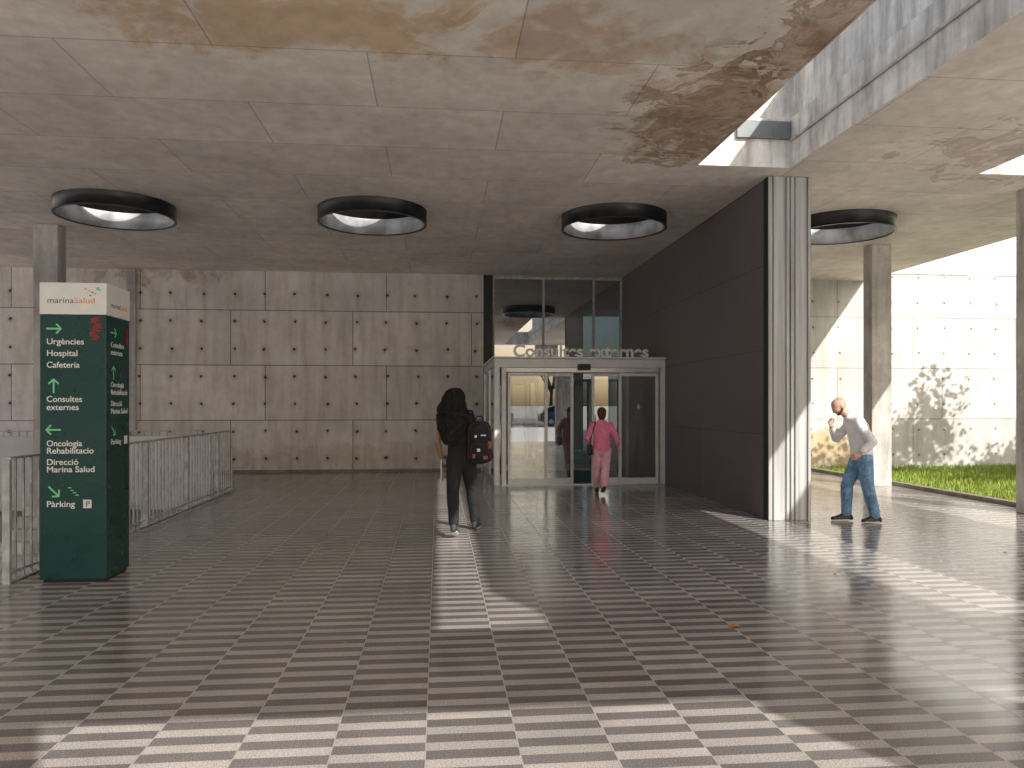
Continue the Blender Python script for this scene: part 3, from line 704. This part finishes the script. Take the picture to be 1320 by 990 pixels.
# ------------------------------------------------------------ parked cars (reflected in the glass)
def car(loc,rz,col):
    e=empty('parked_car',loc,rz); pm_=simple('car_paint',col,.2,0,0,2,0,.7)
    prof=[(-2.1,.32),(-2.12,.62),(-2.05,.85),(-1.7,.93),(-1.15,1.0),(-.85,1.05),(1.6,1.05),(2.0,.98),(2.1,.75),(2.08,.32)]
    cab=[(-1.05,1.02),(-.45,1.42),(.2,1.5),(.95,1.47),(1.55,1.32),(1.8,1.03)]
    def ext(name,pr,w0,mt,taper=0,zt=0):
        vs=[];n=len(pr)
        for sg in(-1,1):
            for (a,z) in pr:
                w=w0-(taper*(z-zt) if z>zt else 0); vs.append((a,sg*w,z))
        fs=[tuple(range(n)),tuple(range(n,2*n))[::-1]]+[(i,(i+1)%n,n+(i+1)%n,n+i)[::-1] for i in range(n)]
        o=mesh(name,vs,fs,mt,e); m=o.modifiers.new('b','BEVEL'); m.width=.05; m.segments=3; m.limit_method='ANGLE'; return o
    ext('body_shell',prof,.87,pm_,.12,.7); ext('cabin_glass',cab,.80,M['dark'],.38,1.0)
    ext('roof',[(-.4,1.44),(.2,1.525),(.95,1.49),(1.5,1.36),(1.45,1.33),(.95,1.45),(.2,1.48),(-.35,1.40)],.66,pm_)
    tube('pillars',[[(-1.05,s*.80,1.03),(-.45,s*.65,1.43)] for s in(-1,1)]+[[(.35,s*.81,1.03),(.35,s*.64,1.47)] for s in(-1,1)]+[[(1.72,s*.78,1.05),(1.4,s*.65,1.38)] for s in(-1,1)],.035,pm_,e)
    for a in(-1.3,1.3):
        for s in(-1,1):
            bm=bmesh.new(); bmesh.ops.create_cone(bm,cap_ends=True,segments=28,radius1=.32,radius2=.32,depth=.2); me=bpy.data.meshes.new('wheel'); bm.to_mesh(me); bm.free(); me.materials.append(M['black'])
            o=link(bpy.data.objects.new('wheel',me),e); o.location=(a,s*.80,.32); o.rotation_euler=(math.pi/2,0,0)
            bm=bmesh.new(); bmesh.ops.create_cone(bm,cap_ends=True,segments=20,radius1=.2,radius2=.18,depth=.22); me=bpy.data.meshes.new('hub'); bm.to_mesh(me); bm.free(); me.materials.append(M['alu'])
            o=link(bpy.data.objects.new('hub',me),e); o.location=(a,s*.81,.32); o.rotation_euler=(math.pi/2,0,0)
    boxes('lamps',[(-2.10,-2.0,-.8,-.5,.65,.78),(-2.10,-2.0,.5,.8,.65,.78)],M['white'],e,.02); boxes('tail_lamps',[(2.03,2.1,-.8,-.6,.7,.9),(2.03,2.1,.6,.8,.7,.9)],M['red'],e,.02)
for i,(x_,c) in enumerate([(-8.2,(.5,.5,.52)),(-2.6,(.8,.8,.8)),(3.4,(.8,.8,.8)),(9.6,(.03,.05,.12)),(15,(.3,.02,.02))]): car((x_,-27-.3*(i%2),0),(0,math.pi)[i%2],c)

# ------------------------------------------------------------ light
to_sun=Vector((.716,-1.42,1.0)).normalized()
el=math.asin(to_sun.z); az=math.atan2(to_sun.x,to_sun.y)
sl=bpy.data.lights.new('sun','SUN'); sl.energy=5.0; sl.angle=math.radians(.5); sl.color=(1,.955,.885)
so=bpy.data.objects.new('sun',sl); so.rotation_euler=(-to_sun).to_track_quat('-Z','Y').to_euler(); so.location=(10,-20,20); link(so)
w=bpy.data.worlds.new('World'); S.world=w; w.use_nodes=True; nt=w.node_tree
sk=nt.nodes.new('ShaderNodeTexSky'); sk.sky_type='NISHITA'; sk.sun_disc=False; sk.sun_elevation=el; sk.sun_rotation=az
sk.air_density=1; sk.dust_density=4; sk.ozone_density=1
nt.links.new(sk.outputs[0],nt.nodes['Background'].inputs[0]); nt.nodes['Background'].inputs[1].default_value=.15

cam=bpy.data.cameras.new('camera'); cam.sensor_width=36; cam.lens=980/1320*36; cam.shift_y=27/1320; cam.clip_end=3000
co=bpy.data.objects.new('camera',cam); co.location=(0,0,1.55); co.rotation_euler=(math.pi/2,0,-math.radians(5.54)); link(co)
S.camera=co
